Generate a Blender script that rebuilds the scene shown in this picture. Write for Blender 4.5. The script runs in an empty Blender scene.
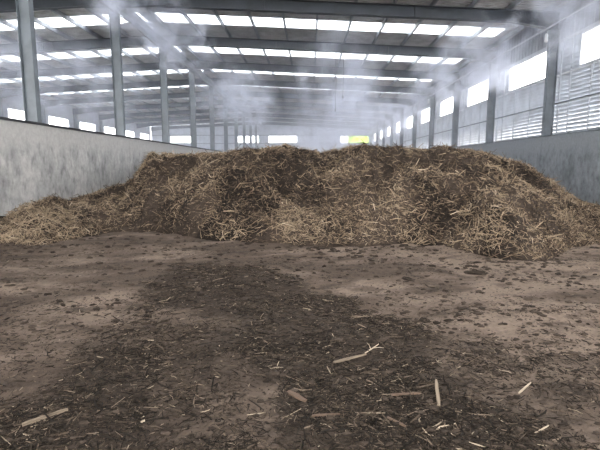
import bpy, math, random
import numpy as np

# ------------------------------------------------------------------ camera, sky, exposure
S = bpy.context.scene
COL = S.collection
CAM_H = 1.6
FOC = 450.0                       # focal length in pixels at 600 wide
PITCH = math.atan(60 / FOC)
YAW = math.atan(10 / FOC)
cd = bpy.data.cameras.new('camera')
cd.sensor_width = 36.0
cd.lens = FOC / 600 * 36.0
cd.clip_start = 0.05
cd.clip_end = 500
cam = bpy.data.objects.new('camera', cd)
COL.objects.link(cam)
cam.location = (0, 0, CAM_H)
cam.rotation_euler = (math.pi / 2 - PITCH, 0, YAW)
S.camera = cam

world = bpy.data.worlds.new('overcast_sky')
S.world = world
world.use_nodes = True
wn = world.node_tree
bg = wn.nodes['Background']
bg.inputs['Color'].default_value = (1.0, 0.985, 0.97, 1)
bg.inputs['Strength'].default_value = 1.0

S.view_settings.view_transform = 'Standard'
S.view_settings.look = 'None'
S.view_settings.gamma = 1
S.view_settings.use_curve_mapping = False
S.view_settings.exposure = 3.5
S.cycles.max_bounces = 8
S.cycles.diffuse_bounces = 5
S.cycles.transparent_max_bounces = 12
S.cycles.volume_bounces = 3
S.cycles.volume_step_rate = 3.0
S.cycles.volume_max_steps = 96

R = random.Random(7)
G = np.random.default_rng(11)

# ------------------------------------------------------------------ layout numbers
BAY = 6.0
Y0 = 13.1                         # first column line in view
NB = 10                           # bays in view, end wall at Y0 + NB*BAY
YE = Y0 + NB * BAY
YF = Y0 - 4 * BAY                 # open front end of the hall, behind the camera
XL = -7.84                        # ridge line, columns on the left low wall
XR = 9.75                         # right column line
XO = -25.43                       # outer left wall columns
WALL_TOP = 2.74
FACE_L, FACE_R = -7.62, 9.56      # inner faces of the low concrete walls
SLOPE = 0.05
RIDGE = 8.05                      # underside of the rafters at the ridge
WIN_LO, WIN_HI = 5.20, 6.43


def raft_z(x):
    return RIDGE - SLOPE * abs(x - XL)


def roof_z(x):
    return raft_z(x) + 0.45 + 0.22

# ------------------------------------------------------------------ object helpers


def link(name, mesh, mat=None, parent=None, kind=None):
    o = bpy.data.objects.new(name, mesh)
    COL.objects.link(o)
    if mat is not None and mesh is not None and not mesh.materials:
        mesh.materials.append(mat)
    if parent is not None:
        o.parent = parent
    if kind:
        o['kind'] = kind
    return o


def tag(o, label, cat, group=None):
    o['label'] = label
    o['category'] = cat
    if group:
        o['group'] = group
    return o


def empty(name, loc=(0, 0, 0), rz=0.0, kind=None):
    o = bpy.data.objects.new(name, None)
    COL.objects.link(o)
    o.location = loc
    o.rotation_euler = (0, 0, rz)
    o.empty_display_size = 0.2
    if kind:
        o['kind'] = kind
    return o


class MB:
    """collects boxes, prisms and tubes into one mesh"""

    def __init__(self):
        self.v = []
        self.f = []

    def box(self, x0, x1, y0, y1, z0, z1):
        b = len(self.v)
        self.v += [(x, y, z) for z in (z0, z1) for y in (y0, y1) for x in (x0, x1)]
        for q in ((0, 2, 3, 1), (4, 5, 7, 6), (0, 1, 5, 4), (2, 6, 7, 3), (0, 4, 6, 2), (1, 3, 7, 5)):
            self.f.append(tuple(b + i for i in q))
        return self

    def prism(self, pts_a, pts_b):
        """two matching outlines joined by sides and capped"""
        b = len(self.v)
        n = len(pts_a)
        self.v += list(pts_a) + list(pts_b)
        self.f.append(tuple(b + i for i in range(n))[::-1])
        self.f.append(tuple(b + n + i for i in range(n)))
        for i in range(n):
            j = (i + 1) % n
            self.f.append((b + i, b + j, b + n + j, b + n + i))
        return self

    def tube(self, pts, r, n=6):
        pts = [np.array(p, float) for p in pts]
        rings = []
        for i, p in enumerate(pts):
            t = pts[min(i + 1, len(pts) - 1)] - pts[max(i - 1, 0)]
            t /= np.linalg.norm(t)
            a = np.cross(t, (0, 0, 1.0))
            if np.linalg.norm(a) < 1e-3:
                a = np.cross(t, (1.0, 0, 0))
            a /= np.linalg.norm(a)
            c = np.cross(t, a)
            rr = r[i] if hasattr(r, '__len__') else r
            b = len(self.v)
            for k in range(n):
                an = 2 * math.pi * k / n
                self.v.append(tuple(p + rr * (a * math.cos(an) + c * math.sin(an))))
            rings.append(b)
        for u, w in zip(rings, rings[1:]):
            for k in range(n):
                j = (k + 1) % n
                self.f.append((u + k, w + k, w + j, u + j))
        self.f.append(tuple(rings[0] + k for k in range(n)))
        self.f.append(tuple(rings[-1] + k for k in range(n))[::-1])
        return self

    def mesh(self, name):
        m = bpy.data.meshes.new(name)
        m.from_pydata(self.v, [], self.f)
        m.update()
        return m

    def build(self, name, mat, parent=None, kind=None):
        return link(name, self.mesh(name), mat, parent, kind)


def fast_mesh(name, V, quads, col=None, smooth=True):
    m = bpy.data.meshes.new(name)
    nv, nf = len(V), len(quads)
    m.vertices.add(nv)
    m.vertices.foreach_set('co', np.asarray(V, np.float32).ravel())
    m.loops.add(nf * 4)
    m.loops.foreach_set('vertex_index', np.asarray(quads, np.int32).ravel())
    m.polygons.add(nf)
    m.polygons.foreach_set('loop_start', np.arange(0, nf * 4, 4, dtype=np.int32))
    m.polygons.foreach_set('use_smooth', np.full(nf, smooth))
    if col is not None:
        a = m.attributes.new('tone', 'FLOAT_COLOR', 'POINT')
        c = np.ones((nv, 4), np.float32)
        c[:, :3] = col
        a.data.foreach_set('color', c.ravel())
    m.update(calc_edges=True)
    m.validate()
    return m

# ------------------------------------------------------------------ noise in numpy
_P = G.random((256, 256)).astype(np.float64)


def vnoise(x, y, s=0):
    x = x + 37.3 * s
    y = y + 11.7 * s
    xi = np.floor(x).astype(int)
    yi = np.floor(y).astype(int)
    fx, fy = x - xi, y - yi
    fx = fx * fx * (3 - 2 * fx)
    fy = fy * fy * (3 - 2 * fy)
    a = _P[xi & 255, yi & 255]
    b = _P[(xi + 1) & 255, yi & 255]
    c = _P[xi & 255, (yi + 1) & 255]
    d = _P[(xi + 1) & 255, (yi + 1) & 255]
    return (a * (1 - fx) + b * fx) * (1 - fy) + (c * (1 - fx) + d * fx) * fy


def fbm(x, y, o=4, s=0):
    t = 0
    a = 0.5
    n = 0
    for i in range(o):
        ca, sa = math.cos(0.6 + 1.1 * i), math.sin(0.6 + 1.1 * i)
        t = t + a * vnoise((x * ca - y * sa) * 2 ** i, (x * sa + y * ca) * 2 ** i, s + i * 3)
        n += a
        a *= 0.5
    return t / n * 2 - 1          # -1..1


def sstep(a, b, x):
    t = np.clip((x - a) / (b - a), 0, 1)
    return t * t * (3 - 2 * t)

# ------------------------------------------------------------------ materials


def nmat(name):
    m = bpy.data.materials.new(name)
    m.use_nodes = True
    nt = m.node_tree
    return m, nt, nt.nodes['Principled BSDF'], nt.nodes['Material Output']


def N(nt, typ, **kw):
    n = nt.nodes.new(typ)
    for k, v in kw.items():
        if k.startswith('_'):
            setattr(n, k[1:], v)
        else:
            n.inputs[k].default_value = v
    return n


def ramp(nt, fac, stops):
    n = nt.nodes.new('ShaderNodeValToRGB')
    e = n.color_ramp.elements
    while len(e) < len(stops):
        e.new(0.5)
    for i, (p, c) in enumerate(stops):
        e[i].position = p
        e[i].color = (*c, 1) if len(c) == 3 else c
    nt.links.new(fac, n.inputs['Fac'])
    return n.outputs['Color']


def coords(nt, scale=(1, 1, 1)):
    t = nt.nodes.new('ShaderNodeNewGeometry')
    mp = nt.nodes.new('ShaderNodeMapping')
    mp.inputs['Scale'].default_value = scale
    nt.links.new(t.outputs['Position'], mp.inputs['Vector'])
    return mp.outputs['Vector']


def noise(nt, vec, scale, detail=4, rough=0.55):
    n = N(nt, 'ShaderNodeTexNoise', Scale=scale, Detail=detail, Roughness=rough)
    nt.links.new(vec, n.inputs['Vector'])
    return n.outputs['Fac']


def mixc(nt, fac, a, b, mode='MIX'):
    n = nt.nodes.new('ShaderNodeMix')
    n.data_type = 'RGBA'
    n.blend_type = mode
    for sock, val in ((n.inputs[0], fac), (n.inputs[6], a), (n.inputs[7], b)):
        if hasattr(val, 'links'):
            nt.links.new(val, sock)
        elif isinstance(val, (tuple, list)):
            sock.default_value = (*val, 1)
        else:
            sock.default_value = val
    return n.outputs[2]


def bump(nt, bsdf, h, strength, dist=0.02):
    b = N(nt, 'ShaderNodeBump', Strength=strength, Distance=dist)
    nt.links.new(h, b.inputs['Height'])
    nt.links.new(b.outputs['Normal'], bsdf.inputs['Normal'])


def metal(name, col, rough=0.5, dirt=0.35, metallic=0.0):
    m, nt, b, _ = nmat(name)
    v = coords(nt)
    n = noise(nt, v, 1.7, 5, 0.6)
    c = ramp(nt, n, [(0.3, tuple(x * (1 - dirt) for x in col)), (0.62, col)])
    nt.links.new(c, b.inputs['Base Color'])
    b.inputs['Roughness'].default_value = rough
    b.inputs['Metallic'].default_value = metallic
    return m


def concrete(name, light, dark, patches=False):
    m, nt, b, _ = nmat(name)
    v = coords(nt)
    vs = coords(nt, (1, 1, 0.62))
    big = noise(nt, vs, 1.6, 6, 0.65)
    fine = noise(nt, v, 9.0, 5, 0.7)
    speck = noise(nt, vs, 5.0, 3, 0.6)
    c = ramp(nt, big, [(0.33, dark), (0.62, light)])
    # the top third is smoother and paler than the mottled part below it
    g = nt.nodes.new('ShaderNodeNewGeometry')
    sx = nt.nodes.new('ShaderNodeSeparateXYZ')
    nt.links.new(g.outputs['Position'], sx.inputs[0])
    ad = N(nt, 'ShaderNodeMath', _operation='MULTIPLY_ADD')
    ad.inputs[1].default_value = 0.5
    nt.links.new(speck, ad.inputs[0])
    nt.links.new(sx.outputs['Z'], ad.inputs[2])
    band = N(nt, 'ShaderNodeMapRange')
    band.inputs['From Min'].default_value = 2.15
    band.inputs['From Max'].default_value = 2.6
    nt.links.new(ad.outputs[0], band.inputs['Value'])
    mottled = ramp(nt, speck, [(0.30, (0.66, 0.66, 0.67)), (0.46, (0.95, 0.95, 0.95)), (0.68, (1.15, 1.15, 1.15))])
    c2 = mixc(nt, 1.0, c, mottled, 'MULTIPLY')
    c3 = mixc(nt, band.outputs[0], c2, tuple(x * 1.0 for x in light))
    f = ramp(nt, fine, [(0.3, (0.82, 0.82, 0.82)), (0.7, (1.08, 1.08, 1.08))])
    c4 = mixc(nt, 1.0, c3, f, 'MULTIPLY')
    nt.links.new(c4, b.inputs['Base Color'])
    b.inputs['Roughness'].default_value = 0.9
    bump(nt, b, fine, 0.5, 0.02)
    return m


M_steel = metal('grey_painted_steel', (0.155, 0.178, 0.20), 0.45)
M_beam = metal('dark_grey_beam_paint', (0.05, 0.06, 0.075), 0.5)
M_purlin = metal('galvanised_purlin', (0.30, 0.32, 0.35), 0.4)
M_sheet = metal('grey_roof_sheet', (0.60, 0.59, 0.58), 0.6)
M_slat = metal('louvre_slat_metal', (0.50, 0.53, 0.58), 0.45, 0.25)
M_frame = metal('pale_window_frame', (0.60, 0.62, 0.66), 0.45, 0.15)
M_clad = metal('pale_wall_cladding', (0.42, 0.44, 0.49), 0.55, 0.3)
M_black = metal('black_edge_steel', (0.03, 0.03, 0.035), 0.6)
M_pipe = metal('pale_pipe', (0.62, 0.64, 0.68), 0.4, 0.1)
M_cable = metal('dark_cable', (0.04, 0.04, 0.05), 0.6)
M_white = metal('white_fixture_plastic', (0.85, 0.86, 0.88), 0.4, 0.05)
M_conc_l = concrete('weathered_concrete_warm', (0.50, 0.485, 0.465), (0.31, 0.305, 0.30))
M_conc_r = concrete('weathered_concrete_shaded', (0.25, 0.265, 0.285), (0.17, 0.18, 0.195))  # same concrete as the left wall, its dimmer light put into the colour
M_yard = metal('yard_ground', (0.35, 0.34, 0.32), 0.9)


def glassy(name, col, gloss=0.05, transl=0.0):
    m, nt, b, out = nmat(name)
    nt.nodes.remove(b)
    t = N(nt, 'ShaderNodeBsdfTransparent', Color=(*col, 1))
    gl = N(nt, 'ShaderNodeBsdfGlossy', Roughness=0.15)
    mx = N(nt, 'ShaderNodeMixShader', Fac=gloss)
    nt.links.new(t.outputs[0], mx.inputs[1])
    nt.links.new(gl.outputs[0], mx.inputs[2])
    last = mx
    if transl:
        tr = N(nt, 'ShaderNodeBsdfTranslucent', Color=(*col, 1))
        m2 = N(nt, 'ShaderNodeMixShader', Fac=transl)
        nt.links.new(mx.outputs[0], m2.inputs[1])
        nt.links.new(tr.outputs[0], m2.inputs[2])
        last = m2
    nt.links.new(last.outputs[0], out.inputs['Surface'])
    return m


M_glass = glassy('clear_window_glass', (0.96, 0.97, 0.98), 0.05)
M_green = glassy('yellow_green_sheet', (0.50, 0.60, 0.16), 0.05, 0.3)
M_sky = glassy('translucent_roof_panel', (0.78, 0.80, 0.82), 0.04, 0.35)


def tone_mat(name, rough=0.95, bumpy=0.0, scale=40.0, mul=((0.3, 0.7), (0.7, 1.15))):
    m, nt, b, _ = nmat(name)
    a = nt.nodes.new('ShaderNodeAttribute')
    a.attribute_name = 'tone'
    v = coords(nt)
    n = noise(nt, v, scale, 5, 0.7)
    f = ramp(nt, n, [(mul[0][0], (mul[0][1],) * 3), (mul[1][0], (mul[1][1],) * 3)])
    c = mixc(nt, 1.0, a.outputs['Color'], f, 'MULTIPLY')
    nt.links.new(c, b.inputs['Base Color'])
    b.inputs['Roughness'].default_value = rough
    b.inputs['Specular IOR Level'].default_value = 0.15
    if bumpy:
        bump(nt, b, n, bumpy, 0.03)
    return m


M_straw = tone_mat('straw_and_bark_fibres', 0.9, 0, 30)
M_heap = tone_mat('dark_composting_mass', 0.95, 0.9, 14, ((0.3, 0.5), (0.7, 1.3)))
M_soil = tone_mat('trodden_soil_floor', 0.95, 0.9, 22, ((0.32, 0.72), (0.68, 1.15)))


def wood(name, a, b_):
    m, nt, b, _ = nmat(name)
    t = nt.nodes.new('ShaderNodeTexCoord')
    mp = nt.nodes.new('ShaderNodeMapping')
    mp.inputs['Scale'].default_value = (4, 60, 60)
    nt.links.new(t.outputs['Object'], mp.inputs['Vector'])
    n = noise(nt, mp.outputs['Vector'], 1.0, 5, 0.6)
    nt.links.new(ramp(nt, n, [(0.35, a), (0.65, b_)]), b.inputs['Base Color'])
    b.inputs['Roughness'].default_value = 0.85
    bump(nt, b, n, 0.5, 0.003)
    return m


M_wood_pale = wood('pale_split_wood', (0.17, 0.13, 0.09), (0.30, 0.235, 0.165))
M_wood_dark = wood('brown_rotting_wood', (0.07, 0.045, 0.03), (0.14, 0.09, 0.06))
M_wood_mid = wood('weathered_brown_wood', (0.10, 0.075, 0.052), (0.22, 0.168, 0.118))
M_twig = wood('bleached_twig', (0.30, 0.23, 0.16), (0.50, 0.42, 0.32))
M_clod = wood('black_compost_clod', (0.018, 0.014, 0.011), (0.05, 0.038, 0.029))

# ------------------------------------------------------------------ where a picture point lies on the floor (numpy version of the camera)


def to_image(X, Y, Z):
    """where a world point is seen, in photo pixels, used to lay out stains measured from the photograph"""
    c, s = math.cos(YAW), math.sin(YAW)
    x = c * X + s * Y
    y = -s * X + c * Y
    z = Z - CAM_H
    dep = y * math.cos(PITCH) - z * math.sin(PITCH)
    up = y * math.sin(PITCH) + z * math.cos(PITCH)
    dep = np.maximum(dep, 0.05)
    return 300 + FOC * x / dep, 225 - FOC * up / dep


def on_floor(px, py, z=0.0):
    a = (px - 300) / FOC
    b = (225 - py) / FOC
    d = (a, math.cos(PITCH) + b * math.sin(PITCH), -math.sin(PITCH) + b * math.cos(PITCH))
    c, s = math.cos(YAW), math.sin(YAW)
    r = (c * d[0] - s * d[1], s * d[0] + c * d[1], d[2])
    t = (z - CAM_H) / r[2]
    return r[0] * t, r[1] * t

# ================================================================== FLOOR


def poly_mask(px, py, poly, soft):
    """soft inside test of a polygon"""
    inside = np.zeros(px.shape, bool)
    dmin = np.full(px.shape, 1e9)
    n = len(poly)
    for i in range(n):
        x1, y1 = poly[i]
        x2, y2 = poly[(i + 1) % n]
        cond = ((y1 > py) != (y2 > py))
        xi = (x2 - x1) * (py - y1) / ((y2 - y1) if y2 != y1 else 1e-9) + x1
        inside ^= cond & (px < xi)
        L = (x2 - x1) ** 2 + (y2 - y1) ** 2
        t = np.clip(((px - x1) * (x2 - x1) + (py - y1) * (y2 - y1)) / L, 0, 1)
        d = np.hypot(px - x1 - t * (x2 - x1), py - y1 - t * (y2 - y1))
        dmin = np.minimum(dmin, d)
    sd = np.where(inside, dmin, -dmin)
    return sstep(-soft, soft, sd)


def FP(*pts):
    return [on_floor(x, y) for x, y in pts]


LITTER = FP((175, 262), (262, 268), (330, 292), (400, 318), (450, 370), (520, 412), (590, 449), (760, 640), (-300, 640),
            (-20, 430), (40, 395), (95, 350), (130, 312))
BARE1 = FP((165, 375), (225, 352), (285, 372), (300, 410), (270, 445), (200, 470), (150, 430))
BARE2 = FP((100, 310), (180, 300), (230, 318), (190, 345), (110, 350))
PATCH = FP((430, 345), (500, 340), (530, 370), (480, 385), (435, 370))
PATCH2 = FP((525, 352), (610, 350), (640, 400), (560, 410), (520, 385))


def litter(X, Y):
    wx = X + 0.28 * fbm(X * 1.7, Y * 1.7, 4, 5)
    wy = Y + 0.45 * fbm(X * 1.4, Y * 1.4, 4, 9)
    m = poly_mask(wx, wy, LITTER, 0.22)
    m = m * (1 - 0.75 * poly_mask(wx, wy, BARE1, 0.10))
    m = m * (1 - 0.55 * poly_mask(wx, wy, BARE2, 0.2))
    m = np.maximum(m, 0.6 * poly_mask(wx, wy, PATCH, 0.12))
    m = np.maximum(m, 0.5 * poly_mask(wx, wy, PATCH2, 0.12))
    return m


def floor_z(X, Y):
    z = 0.035 * fbm(X * 0.45, Y * 0.45, 3, 2)
    z = z + 0.030 * fbm(X * 2.3, Y * 2.3, 4, 4)
    # wheel ruts running across the yard towards the left
    r = fbm((X + 0.45 * Y) * 0.35, (Y - 0.25 * X) * 2.1, 4, 14)
    z = z + 0.055 * r * sstep(3.5, 6, Y)
    z = z + 0.013 * fbm(X * 9, Y * 11, 4, 6)
    return z - 0.015


def make_floor():
    ys = [YF]
    y = YF
    while y < YE + 0.2:
        if y < 0.5:
            d = 0.8
        elif y < 14:
            d = max(0.016, 0.0065 * y)
            if y < 1.8:
                d = 0.08
        else:
            d = 1.0
        y += d
        ys.append(y)
    xs = np.concatenate([np.arange(FACE_L - 0.2, -3.2, 0.06), np.arange(-3.2, 3.4, 0.022), np.arange(3.4, FACE_R + 0.2, 0.06)])
    X, Y = np.meshgrid(xs, np.array(ys))
    Z = floor_z(X, Y)
    nx, ny = len(xs), len(ys)
    idx = np.arange(nx * ny).reshape(ny, nx)
    q = np.stack([idx[:-1, :-1], idx[:-1, 1:], idx[1:, 1:], idx[1:, :-1]], -1).reshape(-1, 4)
    m = litter(X, Y)
    # soil colours: tan trodden crust, darker damp compost dust
    n1 = fbm(X * 0.8, Y * 0.8, 5, 21) * 0.5 + 0.5
    n2 = fbm((X + 0.4 * Y) * 0.8, (Y - 0.3 * X) * 2.6, 5, 27) * 0.5 + 0.5
    n3 = fbm(X * 3.2, Y * 6, 5, 31) * 0.5 + 0.5
    tan = np.array([0.215, 0.163, 0.127])
    brown = np.array([0.088, 0.065, 0.050])
    dark = np.array([0.036, 0.027, 0.021])
    right = sstep(-1.0, 2.5, X - 0.12 * Y) * 0.35
    t = sstep(0.36, 0.66, 0.5 * n1 + 0.5 * n2 + right * 0.5 - 0.05)
    c = brown + (tan - brown) * t[..., None]
    sp = sstep(0.54, 0.78, n3)
    c = c + (dark - c) * (0.6 * sp)[..., None]
    mm = np.clip(m * (0.72 + 0.5 * n3), 0, 1)
    c = c + (dark * 1.15 - c) * (0.85 * mm)[..., None]
    V = np.stack([X, Y, Z], -1).reshape(-1, 3)
    me = fast_mesh('floor', V, q, c.reshape(-1, 3))
    link('floor', me, M_soil, kind='structure')


make_floor()
aisle = MB()
aisle.box(XO, FACE_L - 0.2, YF, YE, -0.12, -0.02)
aisle.build('floor', M_yard, kind='structure')
yard = MB()
yard.box(-140, 140, -120, 180, -0.4, -0.3)
yard.build('floor', M_yard, kind='structure')

# ================================================================== WALLS
wl = empty('wall_left', (FACE_L, 0, 0), kind='structure')


def in_(parent, mb):
    """shift a collection of world-space shapes into the frame of its parent"""
    l = parent.location
    mb.v = [(x - l[0], y - l[1], z - l[2]) for x, y, z in mb.v]
    return mb


def cast_wall(parent, xa, xb, mat, face, sgn):
    """cast sections six metres long with a recessed joint between them"""
    y = YF
    k = 0
    while y < YE - 0.01:
        y1 = min(y + BAY, YE)
        mb = MB()
        mb.box(xa, xb, y + 0.008, y1 - 0.008, -0.3, WALL_TOP)
        in_(parent, mb).build('concrete_section', mat, parent)
        y = y1
        k += 1
    mb = MB()
    mb.box(xa + 0.03, xb - 0.03, YF, YE, -0.3, WALL_TOP - 0.03)
    in_(parent, mb).build('joint_filler', mat, parent)


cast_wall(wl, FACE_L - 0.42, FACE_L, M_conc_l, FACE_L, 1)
mb = MB()
mb.box(FACE_L - 0.44, FACE_L + 0.03, YF, YE, WALL_TOP + 0.002, WALL_TOP + 0.04)
mb.box(FACE_L + 0.004, FACE_L + 0.03, YF, YE, WALL_TOP - 0.03, WALL_TOP + 0.002)
in_(wl, mb).build('edge_angle', M_black, wl)
M_patch = concrete('fresh_mortar', (0.50, 0.49, 0.47), (0.42, 0.41, 0.40))
mb = MB()
mb.box(FACE_L - 0.002, FACE_L + 0.006, 14.85, 15.35, 0.0, 2.1)
in_(wl, mb).build('mortar_strip', M_patch, wl)['label'] = 'pale smooth mortar strip on the wall'

wr = empty('wall_right', (FACE_R, 0, 0), kind='structure')
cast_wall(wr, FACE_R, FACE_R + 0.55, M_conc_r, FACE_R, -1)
mb = MB()
mb.box(FACE_R - 0.02, FACE_R + 0.56, YF, YE, WALL_TOP + 0.002, WALL_TOP + 0.03)
in_(wr, mb).build('wall_cap', M_steel, wr)

XW = XR + 0.22                       # inner plane of the slatted cladding on the right
W0, W1 = 0.11, 0.735                 # window opening, as fractions of the bay


def slat_mesh(L):
    """one tilted louvre blade, folded at both edges, running along Y"""
    mb = MB()
    prof = [(0.080, 0.0), (0.066, -0.012), (0.062, 0.0), (0.004, 0.106), (-0.014, 0.106), (-0.014, 0.118), (0.014, 0.118)]
    mb.prism([(x, 0, z) for x, z in prof], [(x, L, z) for x, z in prof])
    return mb.mesh('slat')


S_full = slat_mesh(BAY - 0.02)
S_short = slat_mesh(BAY * (1 - W1 + W0) - 0.02)
S_full.materials.append(M_slat)
S_short.materials.append(M_slat)
PITCH_S = (WIN_LO - WALL_TOP - 0.1) / 16


def right_bay(k):
    y = Y0 + k * BAY
    for i in range(16):
        o = link('slat', S_full, parent=wr)
        o.location = (XW - FACE_R, y + 0.01, WALL_TOP + 0.06 + i * PITCH_S)
    for i in range(8):
        o = link('slat', S_short, parent=wr)
        o.location = (XW - FACE_R, y + BAY * W1 + 0.01, WIN_LO + 0.02 + i * 0.153)
    for a0, a1, zz in ((0.01, BAY - 0.01, WIN_LO - 0.06), (BAY * W1 + 0.01, BAY * (1 + W0) - 0.01, WIN_HI - 0.03)):
        mb = MB()
        mb.box(XW - 0.03, XW + 0.07, y + a0, y + a1, zz, zz + 0.055)
        in_(wr, mb).build('sill_rail', M_frame, wr)
    for j, (fr, top) in enumerate(((0.13, WIN_LO), (0.35, WIN_LO), (0.60, WIN_LO), (0.82, WIN_HI), (0.94, WIN_HI))):
        yy = y + fr * BAY
        mb = MB()
        mb.box(XW - 0.045, XW - 0.005, yy - 0.025, yy + 0.025, WALL_TOP + 0.03, top)
        in_(wr, mb).build('mullion', M_slat, wr)
    for z0, w in ((4.02, 0.06), (WALL_TOP + 0.03, 0.05)):
        mb = MB()
        mb.box(XW - 0.09, XW - 0.02, y + 0.15, y + BAY - 0.15, z0, z0 + w)
        in_(wr, mb).build('rail', M_steel, wr)
    for j in range(4):
        mb = MB()
        a = y + j * 1.5
        mb.box(XW, XW + 0.04, a + 0.006, a + 1.494, WIN_HI + 0.10, roof_z(XW) + 0.04)
        for r in range(5):
            c = a + 0.15 + r * 0.3
            mb.prism([(XW, c - 0.04, WIN_HI + 0.1), (XW - 0.025, c - 0.02, WIN_HI + 0.1), (XW - 0.025, c + 0.02, WIN_HI + 0.1), (XW, c + 0.04, WIN_HI + 0.1)],
                     [(XW, c - 0.04, roof_z(XW)), (XW - 0.025, c - 0.02, roof_z(XW)), (XW - 0.025, c + 0.02, roof_z(XW)), (XW, c + 0.04, roof_z(XW))])
        in_(wr, mb).build('cladding_panel', M_clad, wr)


for k in range(NB):
    right_bay(k)
mb = MB()                            # the same cladding continued behind the camera
mb.box(XW, XW + 0.05, YF, Y0 - 0.01, WALL_TOP, WIN_LO)
mb.box(XW, XW + 0.05, YF, Y0 - 0.01, WIN_HI, roof_z(XW))
in_(wr, mb).build('cladding_run', M_clad, wr)
mb = MB()
mb.box(XW - 0.04, XW + 0.09, YF, YE, WIN_HI, WIN_HI + 0.10)
in_(wr, mb).build('head_rail', M_frame, wr)

# outer wall of the left aisle
wo = empty('wall_outer', (XO, 0, 0), kind='structure')
mb = MB()
mb.box(XO - 0.5, XO - 0.2, YF, YE, -0.3, WALL_TOP)
in_(wo, mb).build('concrete_base', M_conc_l, wo)
XWO = XO - 0.22
mb = MB()
mb.box(XWO - 0.05, XWO, YF, YE, WALL_TOP, WIN_LO)
mb.box(XWO - 0.05, XWO, YF, YE, WIN_HI, roof_z(XWO) + 0.03)
in_(wo, mb).build('cladding_run', M_clad, wo)
for k in range(-4, NB):
    y = Y0 + k * BAY
    mb = MB()
    mb.box(XWO - 0.05, XWO, y, y + 0.23 * BAY, WIN_LO, WIN_HI)
    mb.box(XWO - 0.05, XWO, y + 0.87 * BAY, y + BAY, WIN_LO, WIN_HI)
    in_(wo, mb).build('cladding_panel', M_clad, wo)

# ------------------------------------------------------------------ windows
win_no = [0]


def window(axis, pos, a0, a1, z0, z1, out, mull=(), pane=None, panes=None):
    """window in a wall plane; axis 'x': plane at x=pos running along y, 'y': plane at y=pos running along x"""
    win_no[0] += 1
    loc = (pos, a0, z0) if axis == 'x' else (a0, pos, z0)
    w = empty('window_%d' % win_no[0], loc, kind='structure')

    def bx(mb, u0, u1, d0, d1, h0, h1):
        d0, d1 = sorted((d0 * out, d1 * out))
        if axis == 'x':
            mb.box(d0, d1, u0, u1, h0, h1)
        else:
            mb.box(u0, u1, d0, d1, h0, h1)
    W, H = a1 - a0, z1 - z0
    t = 0.06
    f = MB()
    bx(f, 0, W, -0.04, 0.08, 0, t)
    bx(f, 0, W, -0.04, 0.08, H - t, H)
    bx(f, 0, t, -0.04, 0.08, t, H - t)
    bx(f, W - t, W, -0.04, 0.08, t, H - t)
    f.build('window_frame', M_frame, w)
    edges = [t] + [m * W for m in mull] + [W - t]
    for i in range(len(edges) - 1):
        p = MB()
        bx(p, edges[i], edges[i + 1], 0.02, 0.026, t, H - t)
        p.build('pane', (panes[i] if panes else M_glass), w)
    for m in mull:
        p = MB()
        bx(p, m * W - 0.02, m * W + 0.02, 0, 0.05, t, H - t)
        p.build('mullion', M_frame, w)
    return w


for k in range(NB):
    y = Y0 + k * BAY
    window('x', XW, y + W0 * BAY, y + W1 * BAY, WIN_LO, WIN_HI, 1)
for k in range(-1, NB):
    y = Y0 + k * BAY
    window('x', XWO, y + 0.23 * BAY, y + 0.87 * BAY, WIN_LO, WIN_HI, -1)

# ------------------------------------------------------------------ end wall
we = empty('wall_far', (0, YE, 0), kind='structure')
mb = MB()
mb.box(XO - 0.2, XW + 0.2, YE + 0.2, YE + 0.5, -0.3, WALL_TOP)
in_(we, mb).build('concrete_base', M_conc_l, we)
ops = [(-22.6, -19.0), (-12.0, -8.2), (-6.7, -2.1), (4.8, 9.4)]
EL, EH = 5.10, 6.25
xx = [XO - 0.2] + [v for o in ops for v in o] + [XW + 0.2]
for i in range(0, len(xx), 2):
    mb = MB()
    a = xx[i]
    mb.box(a, xx[i + 1], YE + 0.22, YE + 0.26, EL, EH)
    in_(we, mb).build('cladding_panel', M_clad, we)
mb = MB()
mb.box(XO - 0.2, XW + 0.2, YE + 0.22, YE + 0.26, WALL_TOP, EL)
in_(we, mb).build('cladding_run', M_clad, we)
mb = MB()
a, r, b = (XO - 0.2), XL, (XW + 0.2)
pts = lambda y: [(a, y, EH), (b, y, EH), (b, y, roof_z(b)), (r, y, roof_z(r)), (a, y, roof_z(a))]
mb.prism(pts(YE + 0.22), pts(YE + 0.26))
in_(we, mb).build('gable_panel', M_clad, we)
for z0, z1 in ((WALL_TOP, WALL_TOP + 0.1), (3.9, 4.05), (EL - 0.15, EL), (EH, EH + 0.15)):
    mb = MB()
    mb.box(XO, XW, YE + 0.1, YE + 0.2, z0, z1)
    in_(we, mb).build('rail', M_steel, we)
for i, (o0, o1) in enumerate(ops):
    if i < 3:
        window('y', YE + 0.22, o0, o1, EL, EH, 1, (0.33, 0.66))
    else:
        window('y', YE + 0.22, o0, o1, EL, EH, 1, (0.27, 0.63), panes=[M_glass, M_green, M_green])

# ================================================================== ROOF
ceil = empty('ceiling', (XL, 0, RIDGE), kind='structure')


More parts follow.
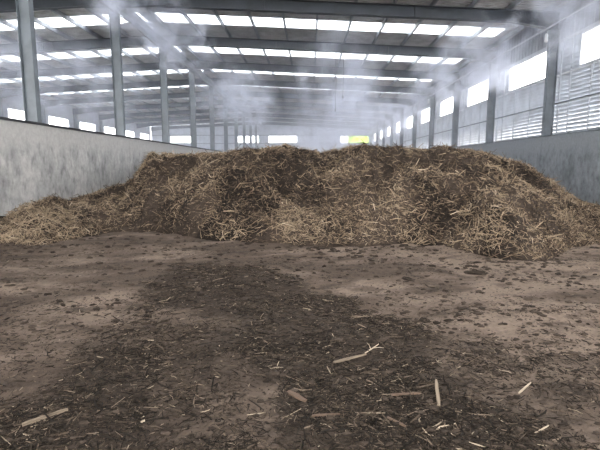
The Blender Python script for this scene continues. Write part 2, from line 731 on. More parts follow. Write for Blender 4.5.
def sheet_mesh(y0, y1, side, ribbed=True, trim=0.0, z_off=0.0, xa=None):
    """trapezoid-ribbed roof sheet running from ridge to eave on one slope"""
    xe = (XW + 0.3 if side > 0 else XO - 0.5)
    xs = XL if xa is None else xa
    if trim:
        xe = xe - side * trim
    prof = []
    y = y0
    if ribbed:
        n = max(1, int(round((y1 - y0) / 0.25)))
        st = (y1 - y0) / n
        for i in range(n):
            prof += [(y, 0), (y + st * 0.62, 0), (y + st * 0.68, 0.05), (y + st * 0.94, 0.05)]
            y += st
        prof.append((y1, 0))
    else:
        prof = [(y0, 0), (y1, 0)]
    mb = MB()
    for x in (xs, xe):
        for off in (0, 0.006):
            for (yy, zz) in prof:
                mb.v.append((x, yy, roof_z(x) + zz + off + z_off))
    n = len(prof)
    for i in range(n - 1):
        mb.f.append((i, i + 1, 2 * n + i + 1, 2 * n + i))
        mb.f.append((n + i + 1, n + i, 3 * n + i, 3 * n + i + 1))
    mb.f.append((0, n, 3 * n, 2 * n))
    mb.f.append((n - 1, 3 * n - 1, 4 * n - 1, 2 * n - 1))
    return mb


SK0, SK1 = 3.0, 4.42
for k in range(-4, NB):
    y = Y0 + k * BAY
    for side in (1, -1):
        for (a, b) in ((0, 1.0), (1.0, 2.0), (2.0, 3.0), (4.42, 5.3), (5.3, 6.0)):
            in_(ceil, sheet_mesh(y + a, y + b, side)).build('roof_sheet', M_sheet, ceil)
        in_(ceil, sheet_mesh(y + SK0, y + SK1, side, trim=1.2)).build('skylight_strip', M_sky, ceil)
        xe = (XW + 0.3 if side > 0 else XO - 0.5)
        in_(ceil, sheet_mesh(y + SK0, y + SK1, side, xa=xe - side * 1.2)).build('roof_sheet', M_sheet, ceil)
mb = MB()
mb.prism([(XL - 0.3, YF, roof_z(XL - .3) + 0.045), (XL, YF, roof_z(XL) + 0.05), (XL + 0.3, YF, roof_z(XL - .3) + 0.045), (XL, YF, roof_z(XL) + 0.08)],
         [(XL - 0.3, YE, roof_z(XL - .3) + 0.045), (XL, YE, roof_z(XL) + 0.05), (XL + 0.3, YE, roof_z(XL - .3) + 0.045), (XL, YE, roof_z(XL) + 0.08)])
in_(ceil, mb).build('ridge_cap', M_sheet, ceil)

# purlins: lipped channels on top of the rafters
xs_p = [XL + 0.45 + 1.53 * i for i in range(12)] + [XL - 0.45 - 1.53 * i for i in range(12)]
for x in xs_p:
    if x > XW - 0.1 or x < XO:
        continue
    z = raft_z(x) + 0.452
    s = 1 if x > XL else -1
    mb = MB()
    mb.box(x, x + 0.012, YF, YE, z, z + 0.20)
    mb.box(x, x + 0.075 * s, YF, YE, z - 0.0, z + 0.012)
    mb.box(x, x + 0.075 * s, YF, YE, z + 0.188, z + 0.20)
    mb.box(x + 0.07 * s, x + 0.08 * s, YF, YE, z, z + 0.03)
    in_(ceil, mb).build('purlin', M_purlin, ceil)

# ================================================================== ROOF BEAMS (one per column line)
ORD = ['nearest', 'second', 'third', 'fourth', 'fifth', 'sixth', 'seventh', 'eighth', 'ninth', 'tenth', 'farthest']


def roof_beam(k):
    y = Y0 + k * BAY
    if k == NB:
        lab = 'grey steel roof beam lying against the far end wall under the roof'
    elif k == 0:
        lab = 'steel roof beam above the nearest columns, just overhead out of the top of view'
    elif k == 1:
        lab = 'dark steel roof beam crossing the very top edge of the view'
    else:
        lab = 'grey steel roof beam, %s one back counting from the beam at the top edge of the view' % ORD[k - 1]
    t = tag(empty('roof_beam', (XL, y, RIDGE)), lab, 'beam', 'steel beams carrying the roof')
    xe1, xe0 = XR + 0.15, XO - 0.15
    F = 0.13

    def strip(zlo, zhi, wy):
        # girder outline from left eave over the ridge to the right eave, deeper at the knees
        top = []
        bot = []
        for x in (xe0, xe0 + 2.2, XL - 1.4, XL, XL + 1.4, xe1 - 1.8, xe1):
            zb, zt = zlo(x), zhi(x)
            bot.append((x - XL, zb - RIDGE))
            top.append((x - XL, zt - RIDGE))
        o = bot + top[::-1]
        m = MB()
        n = len(bot)
        for i in range(n - 1):
            q = [bot[i], bot[i + 1], top[i + 1], top[i]]
            m.prism([(x, -wy, z) for x, z in q], [(x, wy, z) for x, z in q])
        return m

    def low(x):
        d = min(abs(x - xe0), abs(x - xe1))
        h = 0.22 if d < 0.01 else 0.0
        r = 0.10 if abs(x - XL) < 0.01 else 0.0
        return raft_z(x) - h - r
    strip(lambda x: low(x) + 0.014, lambda x: raft_z(x) + 0.434, 0.006).build('web', M_beam, t)
    strip(low, lambda x: low(x) + 0.014, F).build('flange', M_beam, t)
    strip(lambda x: raft_z(x) + 0.434, lambda x: raft_z(x) + 0.448, F).build('flange', M_beam, t)
    for dx in (-12.0, -6.0, 0.0, 6.0, 12.0):
        x = XL + dx
        m = MB()
        for s in (-1, 1):
            m.box(dx - 0.008, dx + 0.008, s * 0.006 if s > 0 else -F + 0.005, F - 0.005 if s > 0 else -0.006,
                  raft_z(x) + 0.016 - RIDGE, raft_z(x) + 0.43 - RIDGE)
        m.build('stiffener', M_beam, t)


for k in range(0, NB + 1):
    roof_beam(k)

# ================================================================== COLUMNS


def column(x, y, z0, z1, sgn, label, cat_group, mat=M_steel):
    t = tag(empty('steel_column', (x, y, z0)), label, 'column', cat_group)
    h = z1 - z0
    W, D, T = 0.18, 0.105, 0.014
    MB().box(-W - 0.05, W + 0.05, -D - 0.05, D + 0.05, 0.0, 0.025).build('base_plate', mat, t)
    MB().box(-W + T, W - T, -0.005, 0.005, 0.025, h - 0.02).build('web', mat, t)
    MB().box(-W, -W + T, -D, D, 0.025, h - 0.02).build('flange', mat, t)
    MB().box(W - T, W, -D, D, 0.025, h - 0.02).build('flange', mat, t)
    MB().box(-W - 0.03, W + 0.03, -D - 0.02, D + 0.02, h - 0.02, h).build('cap_plate', mat, t)
    return t


for k in range(NB):
    y = Y0 + k * BAY
    w = ORD[k]
    if k == 0:
        lab = 'nearest and largest grey steel column standing on the left concrete wall'
    else:
        lab = 'grey steel column on the left concrete wall, %s from the camera' % (w if k < 9 else 'tenth, last before the end wall')
    column(XL - 0.10, y - 0.08, WALL_TOP + 0.041, RIDGE - 0.12, 1, lab, 'columns on the left wall')
    if k == 0:
        lab = 'grey steel column on the right wall nearest the camera, beside the view edge'
    elif k == 1:
        lab = 'large grey steel column on the right wall between the two largest windows'
    else:
        lab = 'grey steel column on the right wall, %s from the camera' % (w if k < 9 else 'tenth, last before the end wall')
    column(XR, y, WALL_TOP + 0.031, raft_z(XR) - 0.22, -1, lab, 'columns on the right wall')
    if k < 9:
        lab = 'pale distant column between windows of the far left outer wall, %s from the left' % w
        column(XO + 0.1, y, -0.02, raft_z(XO) - 0.22, 1, lab, 'columns of the outer left wall')

# longitudinal beam joining the column tops, beside the ridge
t = tag(empty('tie_beam', (XL, Y0, 7.78)), 'long grey steel beam running away along the tops of the left columns', 'beam')
MB().box(0.10, 0.114, -3, NB * BAY - 0.2, 0, 0.36).build('web', M_steel, t)
MB().box(-0.03, 0.24, -3, NB * BAY - 0.2, -0.014, 0.0).build('flange', M_steel, t)
MB().box(-0.03, 0.24, -3, NB * BAY - 0.2, 0.36, 0.374).build('flange', M_steel, t)

# pipe along the right wall with brackets
XP = XR - 0.27
t = tag(empty('wall_pipe', (XP, Y0, 7.02)), 'thin pale pipe running high along the right wall above the windows', 'pipe')
m = MB()
m.tube([(0, -2, 0), (0, NB * BAY - 0.5, 0)], 0.035, 8)
m.build('pipe_run', M_pipe, t)
for k in range(NB):
    m = MB()
    m.box(-0.01, 0.066, k * BAY - 0.02, k * BAY + 0.02, -0.06, -0.037)
    m.box(0.045, 0.066, k * BAY - 0.02, k * BAY + 0.02, -0.06, 0.06)
    m.build('bracket', M_steel, t)

# long wire near the left columns
t = tag(empty('overhead_wire', (XL + 0.5, Y0, 7.35)), 'thin black wire strung overhead beside the left columns', 'wire')
m = MB()
pts = []
for k in range(0, 41):
    y = -3 + k * 1.5
    pts.append((0, y, -0.10 * math.sin(math.pi * ((y / BAY) % 1.0))))
m.tube(pts, 0.016, 5)
m.build('wire', M_cable, t)
for k in range(NB):
    m = MB()
    m.box(-0.30, 0.01, k * BAY - 0.01, k * BAY + 0.01, -0.01, 0.01)
    m.build('hook', M_cable, t)

# hanging cables in mid hall
for i, (x, y, z, lab) in enumerate(((1.35, 25.0, 4.6, 'thin dark cable hanging from the roof in mid hall, left of the pair'),
                                    (1.75, 25.0, 5.3, 'thin dark cable hanging from the roof in mid hall, right of the pair'))):
    m = MB()
    zt = raft_z(x)
    m.tube([(0, 0, 0), (0.03, 0, (zt - z) * 0.5), (0, 0, zt - z)], 0.013, 5)
    t = tag(empty('hanging_cable', (x, y, z)), lab, 'cable')
    m.build('cable', M_cable, t)
    m = MB()
    m.tube([(0, 0, -0.12), (0, 0, -0.1), (0, 0, 0.02)], [0.03, 0.045, 0.02], 8)
    m.build('end_weight', M_cable, t)


def fixture(x, y, z, lab):
    t = tag(empty('wall_light', (x, y, z)), lab, 'light', 'small white fittings on the right columns')
    m = MB()
    m.tube([(0, 0, 0), (0, 0, 0.03), (0, 0, 0.30), (0, 0, 0.34)], [0.035, 0.065, 0.065, 0.03], 10)
    m.build('tube', M_white, t)
    m = MB()
    m.box(0, 0.14, -0.02, 0.02, 0.15, 0.19)
    m.box(0.10, 0.14, -0.02, 0.02, 0.10, 0.24)
    m.build('bracket', M_steel, t)


fixture(XR - 0.34, Y0 + BAY - 0.10, 6.45, 'small white oblong fitting on the large right column between the two biggest windows')
fixture(XR - 0.34, Y0 + 4 * BAY - 0.10, 6.45, 'small white oblong fitting on the fifth column of the right wall')

# ================================================================== COMPOST HEAP
U = np.array([-260, -60, 0, 22, 50, 67, 83, 100, 123, 133, 143, 150, 167, 200, 220, 245, 270, 286, 303, 320, 336, 352, 368, 382, 396, 410,
              425, 440, 467, 490, 500, 513, 527, 547, 567, 583, 600, 640, 760], float)
TOPY = np.array([222, 206, 215, 202, 195, 200, 194, 190, 184, 177, 164, 155, 155, 153, 153, 151, 150, 147, 150, 152, 150, 145, 149, 148, 146, 148,
                 149, 149, 152, 155, 160, 162, 169, 182, 194, 201, 203, 206, 214], float)
BASEY_U = np.array([-260, -60, 0, 40, 75, 105, 150, 200, 250, 300, 350, 400, 440, 470, 500, 533, 555, 572, 600, 660, 760], float)
BASEY = np.array([246, 246, 244, 244, 236, 231, 231, 238, 243, 243, 243, 242, 243, 248, 255, 259, 255, 244, 240, 240, 240], float)
CR_U = np.array([-260, -60, 0, 22, 67, 100, 143, 300, 490, 540, 583, 600, 760], float)
CR_Y = np.array([9.6, 10.4, 10.9, 11.4, 13.2, 13.8, 14.0, 13.6, 13.2, 13.6, 14.4, 14.4, 13.0], float)


def ray_t(py):
    """height over distance of the sight line at image row py"""
    v = 225 - py
    return (v - 60) / (FOC + v * 0.1333)


def heap(X, Y, detail=True):
    Yc = np.maximum(Y, 2.0)
    warp = 0.0
    u = 310 + FOC * (X / Yc)
    by = np.interp(u, BASEY_U, BASEY)
    yb = -CAM_H / ray_t(by)
    yb = yb + 0.25 * fbm(X * 0.9, X * 0.2 + 3, 3, 41) - 0.1
    yc = np.interp(u, CR_U, CR_Y)
    ty = np.interp(u, U, TOPY)
    hc = CAM_H + ray_t(ty) * yc
    hc = np.maximum(hc, 0.12) - 0.10
    t = (Y - yb) / (yc - yb)
    t = t + 0.10 * fbm(X * 0.7, Y * 0.7, 3, 51)
    s = np.where(t > 0, np.sin(np.clip(t, 0, 1) * math.pi / 2) ** 0.85, 0)
    h = hc * s
    tall = sstep(1.0, 1.6, hc)
    # behind the crest: the tall part is a plateau, the low skirts fall away
    back = np.maximum(Y - yc, 0)
    h = h - back * (0.02 * tall + 0.22 * (1 - tall)) - tall * back * 0.01
    h = h * (1 - sstep(25, 29, Y))
    e = sstep(0.0, 0.35, t) * (1 - 0.65 * sstep(0.8, 1.0, t) * (1 - sstep(1.15, 1.5, t)))
    lump = 0.34 * fbm(X * 0.9, Y * 0.9, 2, 61) + 0.55 * (0.32 - np.abs(fbm(X * 1.0, Y * 1.1, 2, 71))) + 0.34 * (0.28 - np.abs(fbm(X * 2.6, Y * 2.6, 2, 76)))
    h = h + lump * e * np.clip(hc / 1.6, 0.3, 1)
    cap = CAM_H + ray_t(ty - 1.5) * np.maximum(Y, 3)
    h = np.where(h > cap - 0.12, cap - 0.12 + 0.12 * np.tanh((h - cap + 0.12) / 0.35), h)
    if detail:
        h = h + e * ((0.16 - 0.08 * sstep(0.7, 0.95, t)) * fbm(X * 4, Y * 4, 3, 81)) + 0.05 * fbm(X * 12, Y * 12, 2, 91) * (t > -0.02)
        # loose tufts standing on the crest line
        h = h + 0.05 * fbm(X * 6, Y * 2, 3, 95) * sstep(0.7, 1, t)
    h = np.where(t > 0, h, -0.12 + 0.0 * h)
    return h, t


def make_heap():
    xs = np.arange(FACE_L + 0.005, FACE_R, 0.05)
    ys = np.concatenate([np.arange(7.0, 16.0, 0.05), np.arange(16.0, 29.5, 0.25)])
    X, Y = np.meshgrid(xs, ys)
    H, T = heap(X, Y)
    nx, ny = len(xs), len(ys)
    idx = np.arange(nx * ny).reshape(ny, nx)
    q = np.stack([idx[:-1, :-1], idx[:-1, 1:], idx[1:, 1:], idx[1:, :-1]], -1).reshape(-1, 4)
    keep = (H.reshape(-1)[q] > -0.11).any(1)
    q = q[keep]
    n = fbm(X * 1.3, Y * 1.3, 4, 101) * 0.5 + 0.5
    a = np.array([0.020, 0.015, 0.012])
    b = np.array([0.066, 0.049, 0.038])
    c = a + (b - a) * sstep(0.35, 0.7, n)[..., None]
    used = np.unique(q)
    rm = -np.ones(nx * ny, int)
    rm[used] = np.arange(len(used))
    V = np.stack([X, Y, H], -1).reshape(-1, 3)[used]
    me = fast_mesh('compost_mass', V, rm[q], c.reshape(-1, 3)[used])
    t = tag(empty('compost_heap', (0, 12, 0)), 'huge dark brown heap of composting straw and bark across the hall floor', 'heap')
    o = link('compost_mass', me, M_heap, t)
    o.location = (0, -12, 0)
    return t


HEAP = make_heap()


def strands(P, D, L, Wd, col, bend, up):
    """3-sided bent fibres: P base (n,3), D direction (n,3), L length, Wd width, bend sideways vector (n,3)"""
    n = len(P)
    D = D / np.linalg.norm(D, axis=1, keepdims=True)
    A = np.cross(D, up)
    A /= np.linalg.norm(A, axis=1, keepdims=True) + 1e-9
    B = np.cross(D, A)
    V = np.zeros((n, 3, 3, 3), np.float32)
    for i, (s, wf) in enumerate(((-0.5, 0.7), (0.0, 1.0), (0.5, 0.45))):
        c = P + D * (L * s)[:, None] + bend * ((0.25 - s * s) * 4)[None, None] if np.isscalar(s) is False else P + D * (L * s)[:, None] + bend * (1 - 4 * s * s)
        for k in range(3):
            an = 2 * math.pi * k / 3
            V[:, i, k] = c + (A * math.cos(an) + B * math.sin(an)) * (Wd * wf * 0.5)[:, None]
    V = V.reshape(-1, 3)
    base = (np.arange(n) * 9)[:, None, None]
    q = []
    for i in range(2):
        for k in range(3):
            j = (k + 1) % 3
            q.append((i * 3 + k, i * 3 + j, i * 3 + 3 + j, i * 3 + 3 + k))
    Q = (base + np.array(q)[None]).reshape(-1, 4)
    C = np.repeat(col, 9, axis=0)
    return V, Q, C


def heap_strands(n, seed, lmin, lmax, wmin, wmax, lift, name):
    g = np.random.default_rng(seed)
    X = g.uniform(FACE_L + 0.15, FACE_R - 0.15, n * 3)
    Y = 7.3 + (15.3 - 7.3) * g.random(n * 3) ** 1.1
    H, T = heap(X, Y)
    ok = (T > 0.0) & (T < 1.25) & (H > -0.02) & (g.random(len(X)) < 0.45 + 0.7 * sstep(0.30, 0.58, fbm(X * 1.6, Y * 1.6, 4, 151) * 0.5 + 0.5))
    X, Y, H, T = X[ok][:n], Y[ok][:n], H[ok][:n], T[ok][:n]
    n = len(X)
    e = 0.05
    hx = (heap(X + e, Y, False)[0] - heap(X - e, Y, False)[0]) / (2 * e)
    hy = (heap(X, Y + e, False)[0] - heap(X, Y - e, False)[0]) / (2 * e)
    hx, hy = np.clip(hx, -1.5, 1.5), np.clip(hy, -1.5, 1.5)
    nrm = np.stack([-hx, -hy, np.ones(n)], -1)
    nrm /= np.linalg.norm(nrm, axis=1, keepdims=True)
    cl = fbm(X * 2.2, Y * 2.2, 3, 111)
    th = g.uniform(0, 2 * math.pi, n)
    d = np.stack([np.cos(th), np.sin(th), np.zeros(n)], -1)
    d = d - nrm * (d * nrm).sum(1, keepdims=True) + nrm * (lift * g.normal(size=n))[:, None]
    L = lmin + (lmax - lmin) * g.random(n) ** 2.2
    W = wmin + (wmax - wmin) * g.random(n) ** 2
    P = np.stack([X, Y, H], -1) + nrm * (0.005 + 0.05 * g.random(n) ** 2)[:, None]
    bend = g.normal(size=(n, 3)) * (L * 0.10)[:, None]
    # colour: tan straw in patches, near the crest and on the left skirt; bark brown elsewhere
    pal = np.array([[0.36, 0.275, 0.19], [0.24, 0.178, 0.122], [0.14, 0.10, 0.072], [0.07, 0.051, 0.038], [0.034, 0.026, 0.021], [0.52, 0.42, 0.31]])
    patch = fbm(X * 1.1, Y * 1.1, 4, 121) + 0.45 * sstep(0.75, 1.05, T) + (0.6 * sstep(0.75, 0.4, T) - 0.1) * sstep(-4.2, -6.0, X) + 0.07
    r = np.clip(0.52 - 0.75 * patch + 0.36 * g.normal(size=n), 0, 0.999)
    k = np.minimum((r * 5).astype(int), 4)
    k = np.where((g.random(n) < 0.05) & (patch > 0.1), 5, k)
    col = pal[k] * g.uniform(0.8, 1.2, (n, 1))
    V, Q, C = strands(P, d, L, W, col, bend, nrm)
    me = fast_mesh(name, V, Q, C, smooth=False)
    o = link(name, me, M_straw, HEAP, 'stuff')
    o.location = (0, -12, 0)


heap_strands(105000, 3, 0.04, 0.22, 0.006, 0.016, 0.45, 'straw_fibres')
heap_strands(7000, 5, 0.20, 0.50, 0.012, 0.028, 0.6, 'bark_strips')

# ================================================================== LITTER ON THE FLOOR


def floor_strands(n, seed, lmin, lmax, wmin, wmax, pal, need, name, label, cat, ymax=9.0, pale=0.0):
    g = np.random.default_rng(seed)
    m_ = n * 5
    Y = 1.9 + (ymax - 1.9) * g.random(m_) ** 1.4
    X = g.uniform(-0.95, 0.95, m_) * Y
    X = np.clip(X, FACE_L + 0.2, FACE_R - 0.2)
    m = litter(X, Y)
    w = need[0] + need[1] * m
    w = w * (0.35 + 1.3 * sstep(0.35, 0.7, fbm(X * 2.5, Y * 2.5, 4, 131) * 0.5 + 0.5))
    ok = (g.random(m_) < w) & (heap(X, Y)[1] < 0.02)
    X, Y, m = X[ok][:n], Y[ok][:n], m[ok][:n]
    n = len(X)
    th = g.uniform(0, 2 * math.pi, n)
    d = np.stack([np.cos(th), np.sin(th), 0.10 * g.normal(size=n)], -1)
    L = lmin + (lmax - lmin) * g.random(n) ** 2.5
    W = wmin + (wmax - wmin) * g.random(n) ** 2
    P = np.stack([X, Y, floor_z(X, Y) + W * 0.35], -1)
    bend = g.normal(size=(n, 3)) * np.array([1, 1, 0.15]) * (L * 0.08)[:, None]
    k = g.choice(len(pal), n, p=np.array([p[3] for p in pal]) / sum(p[3] for p in pal))
    col = np.array([p[:3] for p in pal])[k] * g.uniform(0.75, 1.25, (n, 1))
    V, Q, C = strands(P, d, L, W, col, bend, np.tile(np.array([[0, 0, 1.0]]), (n, 1)))
    me = fast_mesh(name, V, Q, C, smooth=False)
    o = link(name, me, M_straw, kind='stuff')
    tag(o, label, cat)


PAL = [(0.018, 0.014, 0.011, 7), (0.038, 0.029, 0.022, 5), (0.08, 0.06, 0.044, 2.6), (0.16, 0.122, 0.09, 1.0), (0.32, 0.26, 0.19, 0.25)]
floor_strands(74000, 21, 0.018, 0.10, 0.003, 0.010, PAL, (0.10, 0.8), 'bark_litter',
              'fine dark brown bark fibres strewn over the floor in the foreground', 'litter')
floor_strands(5000, 22, 0.08, 0.24, 0.006, 0.016, PAL, (0.04, 0.9), 'stick_litter',
              'scattered longer brown sticks and bark strips on the foreground floor', 'litter')


def clods(n, seed):
    """small lumps of dark compost lying on the trodden floor"""
    g = np.random.default_rng(seed)
    V, F, C = [], [], []
    base = np.array([(1, 0, 0), (0, 1, 0), (-1, 0, 0), (0, -1, 0), (0.7, 0.7, 0.3), (-0.7, 0.7, 0.25), (-0.7, -0.7, 0.3), (0.7, -0.7, 0.25)])
    top = np.array([(0.5, 0, 0.75), (0, 0.5, 0.8), (-0.5, 0, 0.7), (0, -0.5, 0.8)])
    c = 0
    vs, qs, cs = [], [], []
    while c < n:
        y = 2.2 + 8.0 * g.random() ** 1.1
        x = g.uniform(-1.1, 1.1) * y
        dens = 0.25 + 0.75 * float(sstep(0.45, 0.65, fbm(np.array(x * 0.9), np.array(y * 0.9), 3, 141) * 0.5 + 0.5)) * (1.0 if x > -1 else 0.6)
        if g.random() > dens or not (FACE_L + .3 < x < FACE_R - .3):
            continue
        if heap(np.array([x]), np.array([y]))[1][0] > 0.05:
            continue
        r = (0.003 + 0.022 * g.random() ** 3) * (0.5 + y / 6)
        an = g.random() * 6.28
        ring = []
        for lv, (rad, hz) in enumerate(((1.0, -0.2), (0.95, 0.35), (0.5, 0.65))):
            for k in range(6):
                a = an + k * math.pi / 3
                j = g.uniform(0.5, 1.4)
                ring.append((x + r * rad * j * 1.5 * math.cos(a), y + r * rad * j * math.sin(a), hz * r * g.uniform(.8, 1.2)))
        ring = np.array(ring)
        ring[:, 2] += float(floor_z(np.array(x), np.array(y)))
        b = c * 18
        vs.append(ring)
        for lv in range(2):
            for k in range(6):
                j = (k + 1) % 6
                qs.append((b + lv * 6 + k, b + lv * 6 + j, b + lv * 6 + 6 + j, b + lv * 6 + 6 + k))
        qs.append((b + 12, b + 13, b + 14, b + 15))
        qs.append((b + 12, b + 15, b + 16, b + 17))
        tone = np.array([0.035, 0.026, 0.020]) * g.uniform(0.7, 2.2)
        cs.append(np.tile(tone, (18, 1)))
        c += 1
    me = fast_mesh('compost_crumbs', np.concatenate(vs), np.array(qs), np.concatenate(cs), smooth=False)
    o = link('compost_crumbs', me, M_straw, kind='stuff')
    tag(o, 'dark crumbs of compost scattered over the trodden brown floor', 'crumbs')


clods(6200, 33)

# ------------------------------------------------------------------ single pieces that can be told apart


M_clod.node_tree.nodes['Principled BSDF'].inputs['Roughness'].default_value = 1.0
M_clod.node_tree.nodes['Principled BSDF'].inputs['Specular IOR Level'].default_value = 0.1


def board(name, px0, py0, px1, py1, wid, th, mat, label, cat, tilt=0.0, taper=0.75, fork=False):
    """split piece of wood lying on the floor between two picture points"""
    x0, y0 = on_floor(px0, py0)
    x1, y1 = on_floor(px1, py1)
    L = math.hypot(x1 - x0, y1 - y0)
    cx, cy = (x0 + x1) / 2, (y0 + y1) / 2
    z = max(float(floor_z(np.array(x0 + (x1 - x0) * t), np.array(y0 + (y1 - y0) * t))) for t in (0, .25, .5, .75, 1))
    m = MB()
    rr = random.Random(int(px0 * 7 + py0))
    n = 5
    secs = []
    for i in range(n + 1):
        s = i / n
        w = wid * (1 - (1 - taper) * s) * rr.uniform(0.9, 1.1) * 0.5
        if i in (0, n):
            w *= 0.7
        h = th * rr.uniform(0.9, 1.1)
        off = rr.uniform(-0.05, 0.05) * wid
        xx_ = (s - 0.5) * L
        secs.append([(xx_, off - w, 0.0), (xx_, off + w, 0.0), (xx_, off + w * 0.9, h), (xx_ + rr.uniform(-.005, .005), off - w * 0.85, h * rr.uniform(.85, 1))])
    for a, b in zip(secs, secs[1:]):
        m.prism(a, b)
    if fork:
        m.tube([(-0.1 * L, 0, th * .6), (0.15 * L, 0.22 * L, th * 1.2), (0.3 * L, 0.42 * L, th * .8)], [wid * .4, wid * .3, wid * .12], 6)
        m.tube([(0.05 * L, 0, th * .6), (0.22 * L, -0.2 * L, th * 1.1), (0.28 * L, -0.36 * L, th)], [wid * .35, wid * .25, wid * .1], 6)
    o = m.build(name, mat)
    o.location = (cx, cy, z + 0.001)
    o.rotation_euler = (0, -tilt, math.atan2(y1 - y0, x1 - x0))
    tag(o, label, cat)
    return o


board('wooden_stake', 439, 404, 436, 380, 0.026, 0.016, M_wood_pale, 'short pale tan wooden stake lying upright in view, right of centre foreground', 'wood', 0.03, 0.85)
board('broken_board', 22, 424, 68, 409, 0.030, 0.018, M_wood_mid, 'long splintered tan board piece in the litter, lower left corner', 'wood', 0.02, 0.5)
board('bark_slab', 288, 389, 306, 399, 0.05, 0.014, M_wood_dark, 'short dark brown bark slab on the litter, lower centre', 'bark', 0.03, 0.6)
board('flat_plank', 334, 361, 366, 353, 0.042, 0.010, M_wood_mid, 'flat pointed tan wood sliver in the litter, above and right of the bark slab', 'wood', 0.0, 0.4)
board('forked_twig', 365, 350, 379, 342, 0.010, 0.008, M_twig, 'small bleached forked twig in the centre foreground, above the stake', 'twig', 0.05, 0.5, True)
board('bent_twig', 519, 389, 531, 380, 0.014, 0.010, M_twig, 'pale twig alone on bare soil, right of the wooden stake', 'twig', 0.05, 0.6)
board('thin_stick', 535, 429, 549, 422, 0.009, 0.007, M_twig, 'thin pale stick near the lower right corner', 'twig', 0.04, 0.6)
board('bark_slab', 386, 414, 406, 424, 0.026, 0.010, M_wood_dark, 'brown bark sliver lower left of the wooden stake', 'bark', 0.03, 0.6)
board('bark_slab', 312, 413, 340, 412, 0.022, 0.009, M_wood_dark, 'narrow dark wood sliver level in the view, below the short bark slab', 'bark', 0.02, 0.7)
board('bark_slab', 392, 393, 420, 392, 0.024, 0.010, M_wood_dark, 'brown wood strip pointing at the wooden stake from its left', 'bark', 0.02, 0.7)
board('wood_chip', 141, 419, 145, 417, 0.016, 0.008, M_twig, 'tiny near white wood chip, lower left foreground', 'chip', 0.0, 0.8)


def lump(px, py, r, label, flat=0.5):
    x, y = on_floor(px, py)
    z = float(floor_z(np.array(x), np.array(y)))
    g = np.random.default_rng(int(px))
    m = MB()
    n, rings = 10, 5
    for i in range(rings):
        ph = i / (rings - 1) * math.pi / 2
        for k in range(n):
            a = 2 * math.pi * k / n
            j = g.uniform(0.6, 1.3)
            m.v.append((1.5 * r * math.cos(ph * 0.92) * math.cos(a) * j, r * math.cos(ph * 0.92) * math.sin(a) * j, r * flat * math.sin(ph) * g.uniform(.6, 1.25) - 0.004))
    for i in range(rings - 1):
        for k in range(n):
            j = (k + 1) % n
            m.f.append((i * n + k, i * n + j, (i + 1) * n + j, (i + 1) * n + k))
    m.f.append(tuple((rings - 1) * n + k for k in range(n)))
    o = m.build('compost_clod', M_clod)
    o.location = (x, y, z)
    o.rotation_euler = (0, 0, g.uniform(0, 3))
    tag(o, label, 'clod')


lump(191, 432, 0.026, 'black compost clod near the bottom edge, left of centre')
lump(425, 319, 0.055, 'flat black compost clod lying on tan floor, right of the litter edge')
lump(407, 279, 0.07, 'wide black compost clod on the tan floor below the heap, right of centre', 0.35)
lump(476, 272, 0.11, 'large dark crumbled compost clump lying just before the right lobe of the heap', 0.35)
lump(390, 318, 0.045, 'small black compost clod beside the litter edge, above the forked twig')

# ================================================================== STEAM


def steam_mat(name, dens, scale, lo, hi, center, radii, col=(0.86, 0.89, 1.0), stretch=(1, 1, 1)):
    m = bpy.data.materials.new(name)
    m.use_nodes = True
    nt = m.node_tree
    for n in list(nt.nodes):
        if n.type != 'OUTPUT_MATERIAL':
            nt.nodes.remove(n)
    out = [n for n in nt.nodes][0]
    vol = nt.nodes.new('ShaderNodeVolumePrincipled')
    vol.inputs['Color'].default_value = (*col, 1)
    vol.inputs['Anisotropy'].default_value = 0.0
    if scale:
        v = coords(nt, stretch)
        f = noise(nt, v, scale, 3.0, 0.6)
        mr = N(nt, 'ShaderNodeMapRange')
        mr.interpolation_type = 'SMOOTHSTEP'
        mr.inputs['From Min'].default_value = lo
        mr.inputs['From Max'].default_value = hi
        mr.inputs['To Max'].default_value = dens
        nt.links.new(f, mr.inputs['Value'])
        # falls off towards the rim of its ellipsoid
        g = nt.nodes.new('ShaderNodeNewGeometry')
        sb = N(nt, 'ShaderNodeVectorMath', _operation='SUBTRACT')
        sb.inputs[1].default_value = center
        nt.links.new(g.outputs['Position'], sb.inputs[0])
        dv = N(nt, 'ShaderNodeVectorMath', _operation='DIVIDE')
        dv.inputs[1].default_value = radii
        nt.links.new(sb.outputs[0], dv.inputs[0])
        ln = N(nt, 'ShaderNodeVectorMath', _operation='LENGTH')
        nt.links.new(dv.outputs[0], ln.inputs[0])
        fo = N(nt, 'ShaderNodeMapRange')
        fo.interpolation_type = 'SMOOTHSTEP'
        fo.inputs['From Min'].default_value = 1.0
        fo.inputs['From Max'].default_value = 0.45
        nt.links.new(ln.outputs['Value'], fo.inputs['Value'])
        mu = N(nt, 'ShaderNodeMath', _operation='MULTIPLY')
        nt.links.new(mr.outputs[0], mu.inputs[0])
        nt.links.new(fo.outputs[0], mu.inputs[1])
        nt.links.new(mu.outputs[0], vol.inputs['Density'])
    else:
        vol.inputs['Density'].default_value = dens
    nt.links.new(vol.outputs[0], out.inputs['Volume'])
    return m


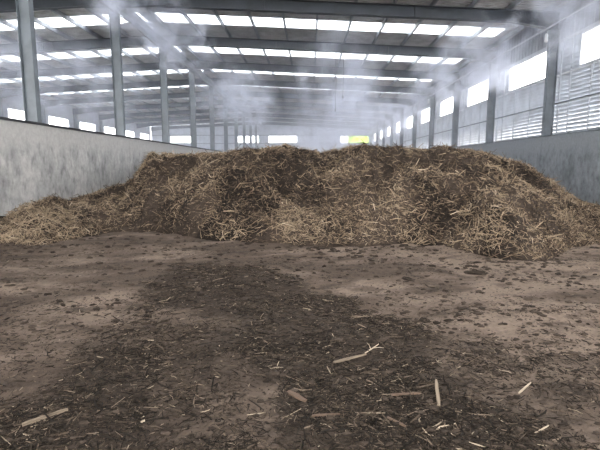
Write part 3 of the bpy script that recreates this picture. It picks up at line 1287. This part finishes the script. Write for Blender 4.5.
def ellipsoid(c, r, nu=16, nv=9):
    m = MB()
    m.v.append((c[0], c[1], c[2] - r[2]))
    for i in range(1, nv):
        ph = -math.pi / 2 + math.pi * i / nv
        for k in range(nu):
            a = 2 * math.pi * k / nu
            m.v.append((c[0] + r[0] * math.cos(ph) * math.cos(a), c[1] + r[1] * math.cos(ph) * math.sin(a), c[2] + r[2] * math.sin(ph)))
    m.v.append((c[0], c[1], c[2] + r[2]))
    top = len(m.v) - 1
    for k in range(nu):
        j = (k + 1) % nu
        m.f.append((0, 1 + j, 1 + k))
        m.f.append((top, 1 + (nv - 2) * nu + k, 1 + (nv - 2) * nu + j))
        for i in range(nv - 2):
            m.f.append((1 + i * nu + k, 1 + i * nu + j, 1 + (i + 1) * nu + j, 1 + (i + 1) * nu + k))
    return m


def plume(c, r, dens, scale, lo, hi, label, stretch=(1, 1, 1)):
    mat = steam_mat('steam', dens, scale, lo, hi, c, r, stretch=stretch)
    e = ellipsoid((0, 0, 0), r)
    e.v = [(min(x, XW - 0.06 - c[0]), y, min(z, roof_z(c[0] + x) - 0.03 - c[2])) for x, y, z in e.v]
    o = e.build('steam_plume', mat, kind='stuff')
    o.location = c
    tag(o, label, 'steam')


m = MB()
m.box(XO, XR - 0.3, 16.5, YE - 0.3, 0.05, 7.0)
o = in_(empty('steam_haze'), m) and m.build('steam_haze', steam_mat('thin_haze', 0.0075, 0, 0, 0, None, None), kind='stuff')
for e_ in [q for q in bpy.data.objects if q.type == 'EMPTY' and q.name.startswith('steam_haze')]:
    bpy.data.objects.remove(e_)
o.name = 'steam_haze'
tag(o, 'thin pale steam haze filling the back of the hall behind the heap', 'haze')

plume((8.6, 24, 7.0), (3.0, 13, 2.4), 1.3, 0.75, 0.50, 0.72, 'thick pale steam drifting along the top of the right wall near the camera')
plume((8.2, 46, 6.6), (3.4, 15, 2.6), 0.7, 0.6, 0.48, 0.72, 'pale steam along the top of the right wall farther back')
plume((-6.6, 21, 7.6), (2.2, 8, 1.8), 1.8, 0.9, 0.49, 0.72, 'steam wisps curling round the tops of the near left columns')
plume((-5.6, 37, 6.8), (3.4, 13, 2.4), 0.7, 0.6, 0.48, 0.72, 'steam gathered round the tops of the farther left columns')
plume((1.6, 28, 5.4), (3.4, 8, 5.0), 0.9, 0.6, 0.48, 0.74, 'tall column of steam rising in the middle of the hall', (1, 1, 0.5))
plume((-15.0, 26, 6.4), (6.5, 12, 2.4), 0.5, 0.6, 0.49, 0.75, 'drifting steam under the roof beyond the left wall')
plume((1.0, 54, 4.0), (8.0, 16, 3.1), 0.10, 0.3, 0.40, 0.75, 'soft bank of steam before the far end wall')
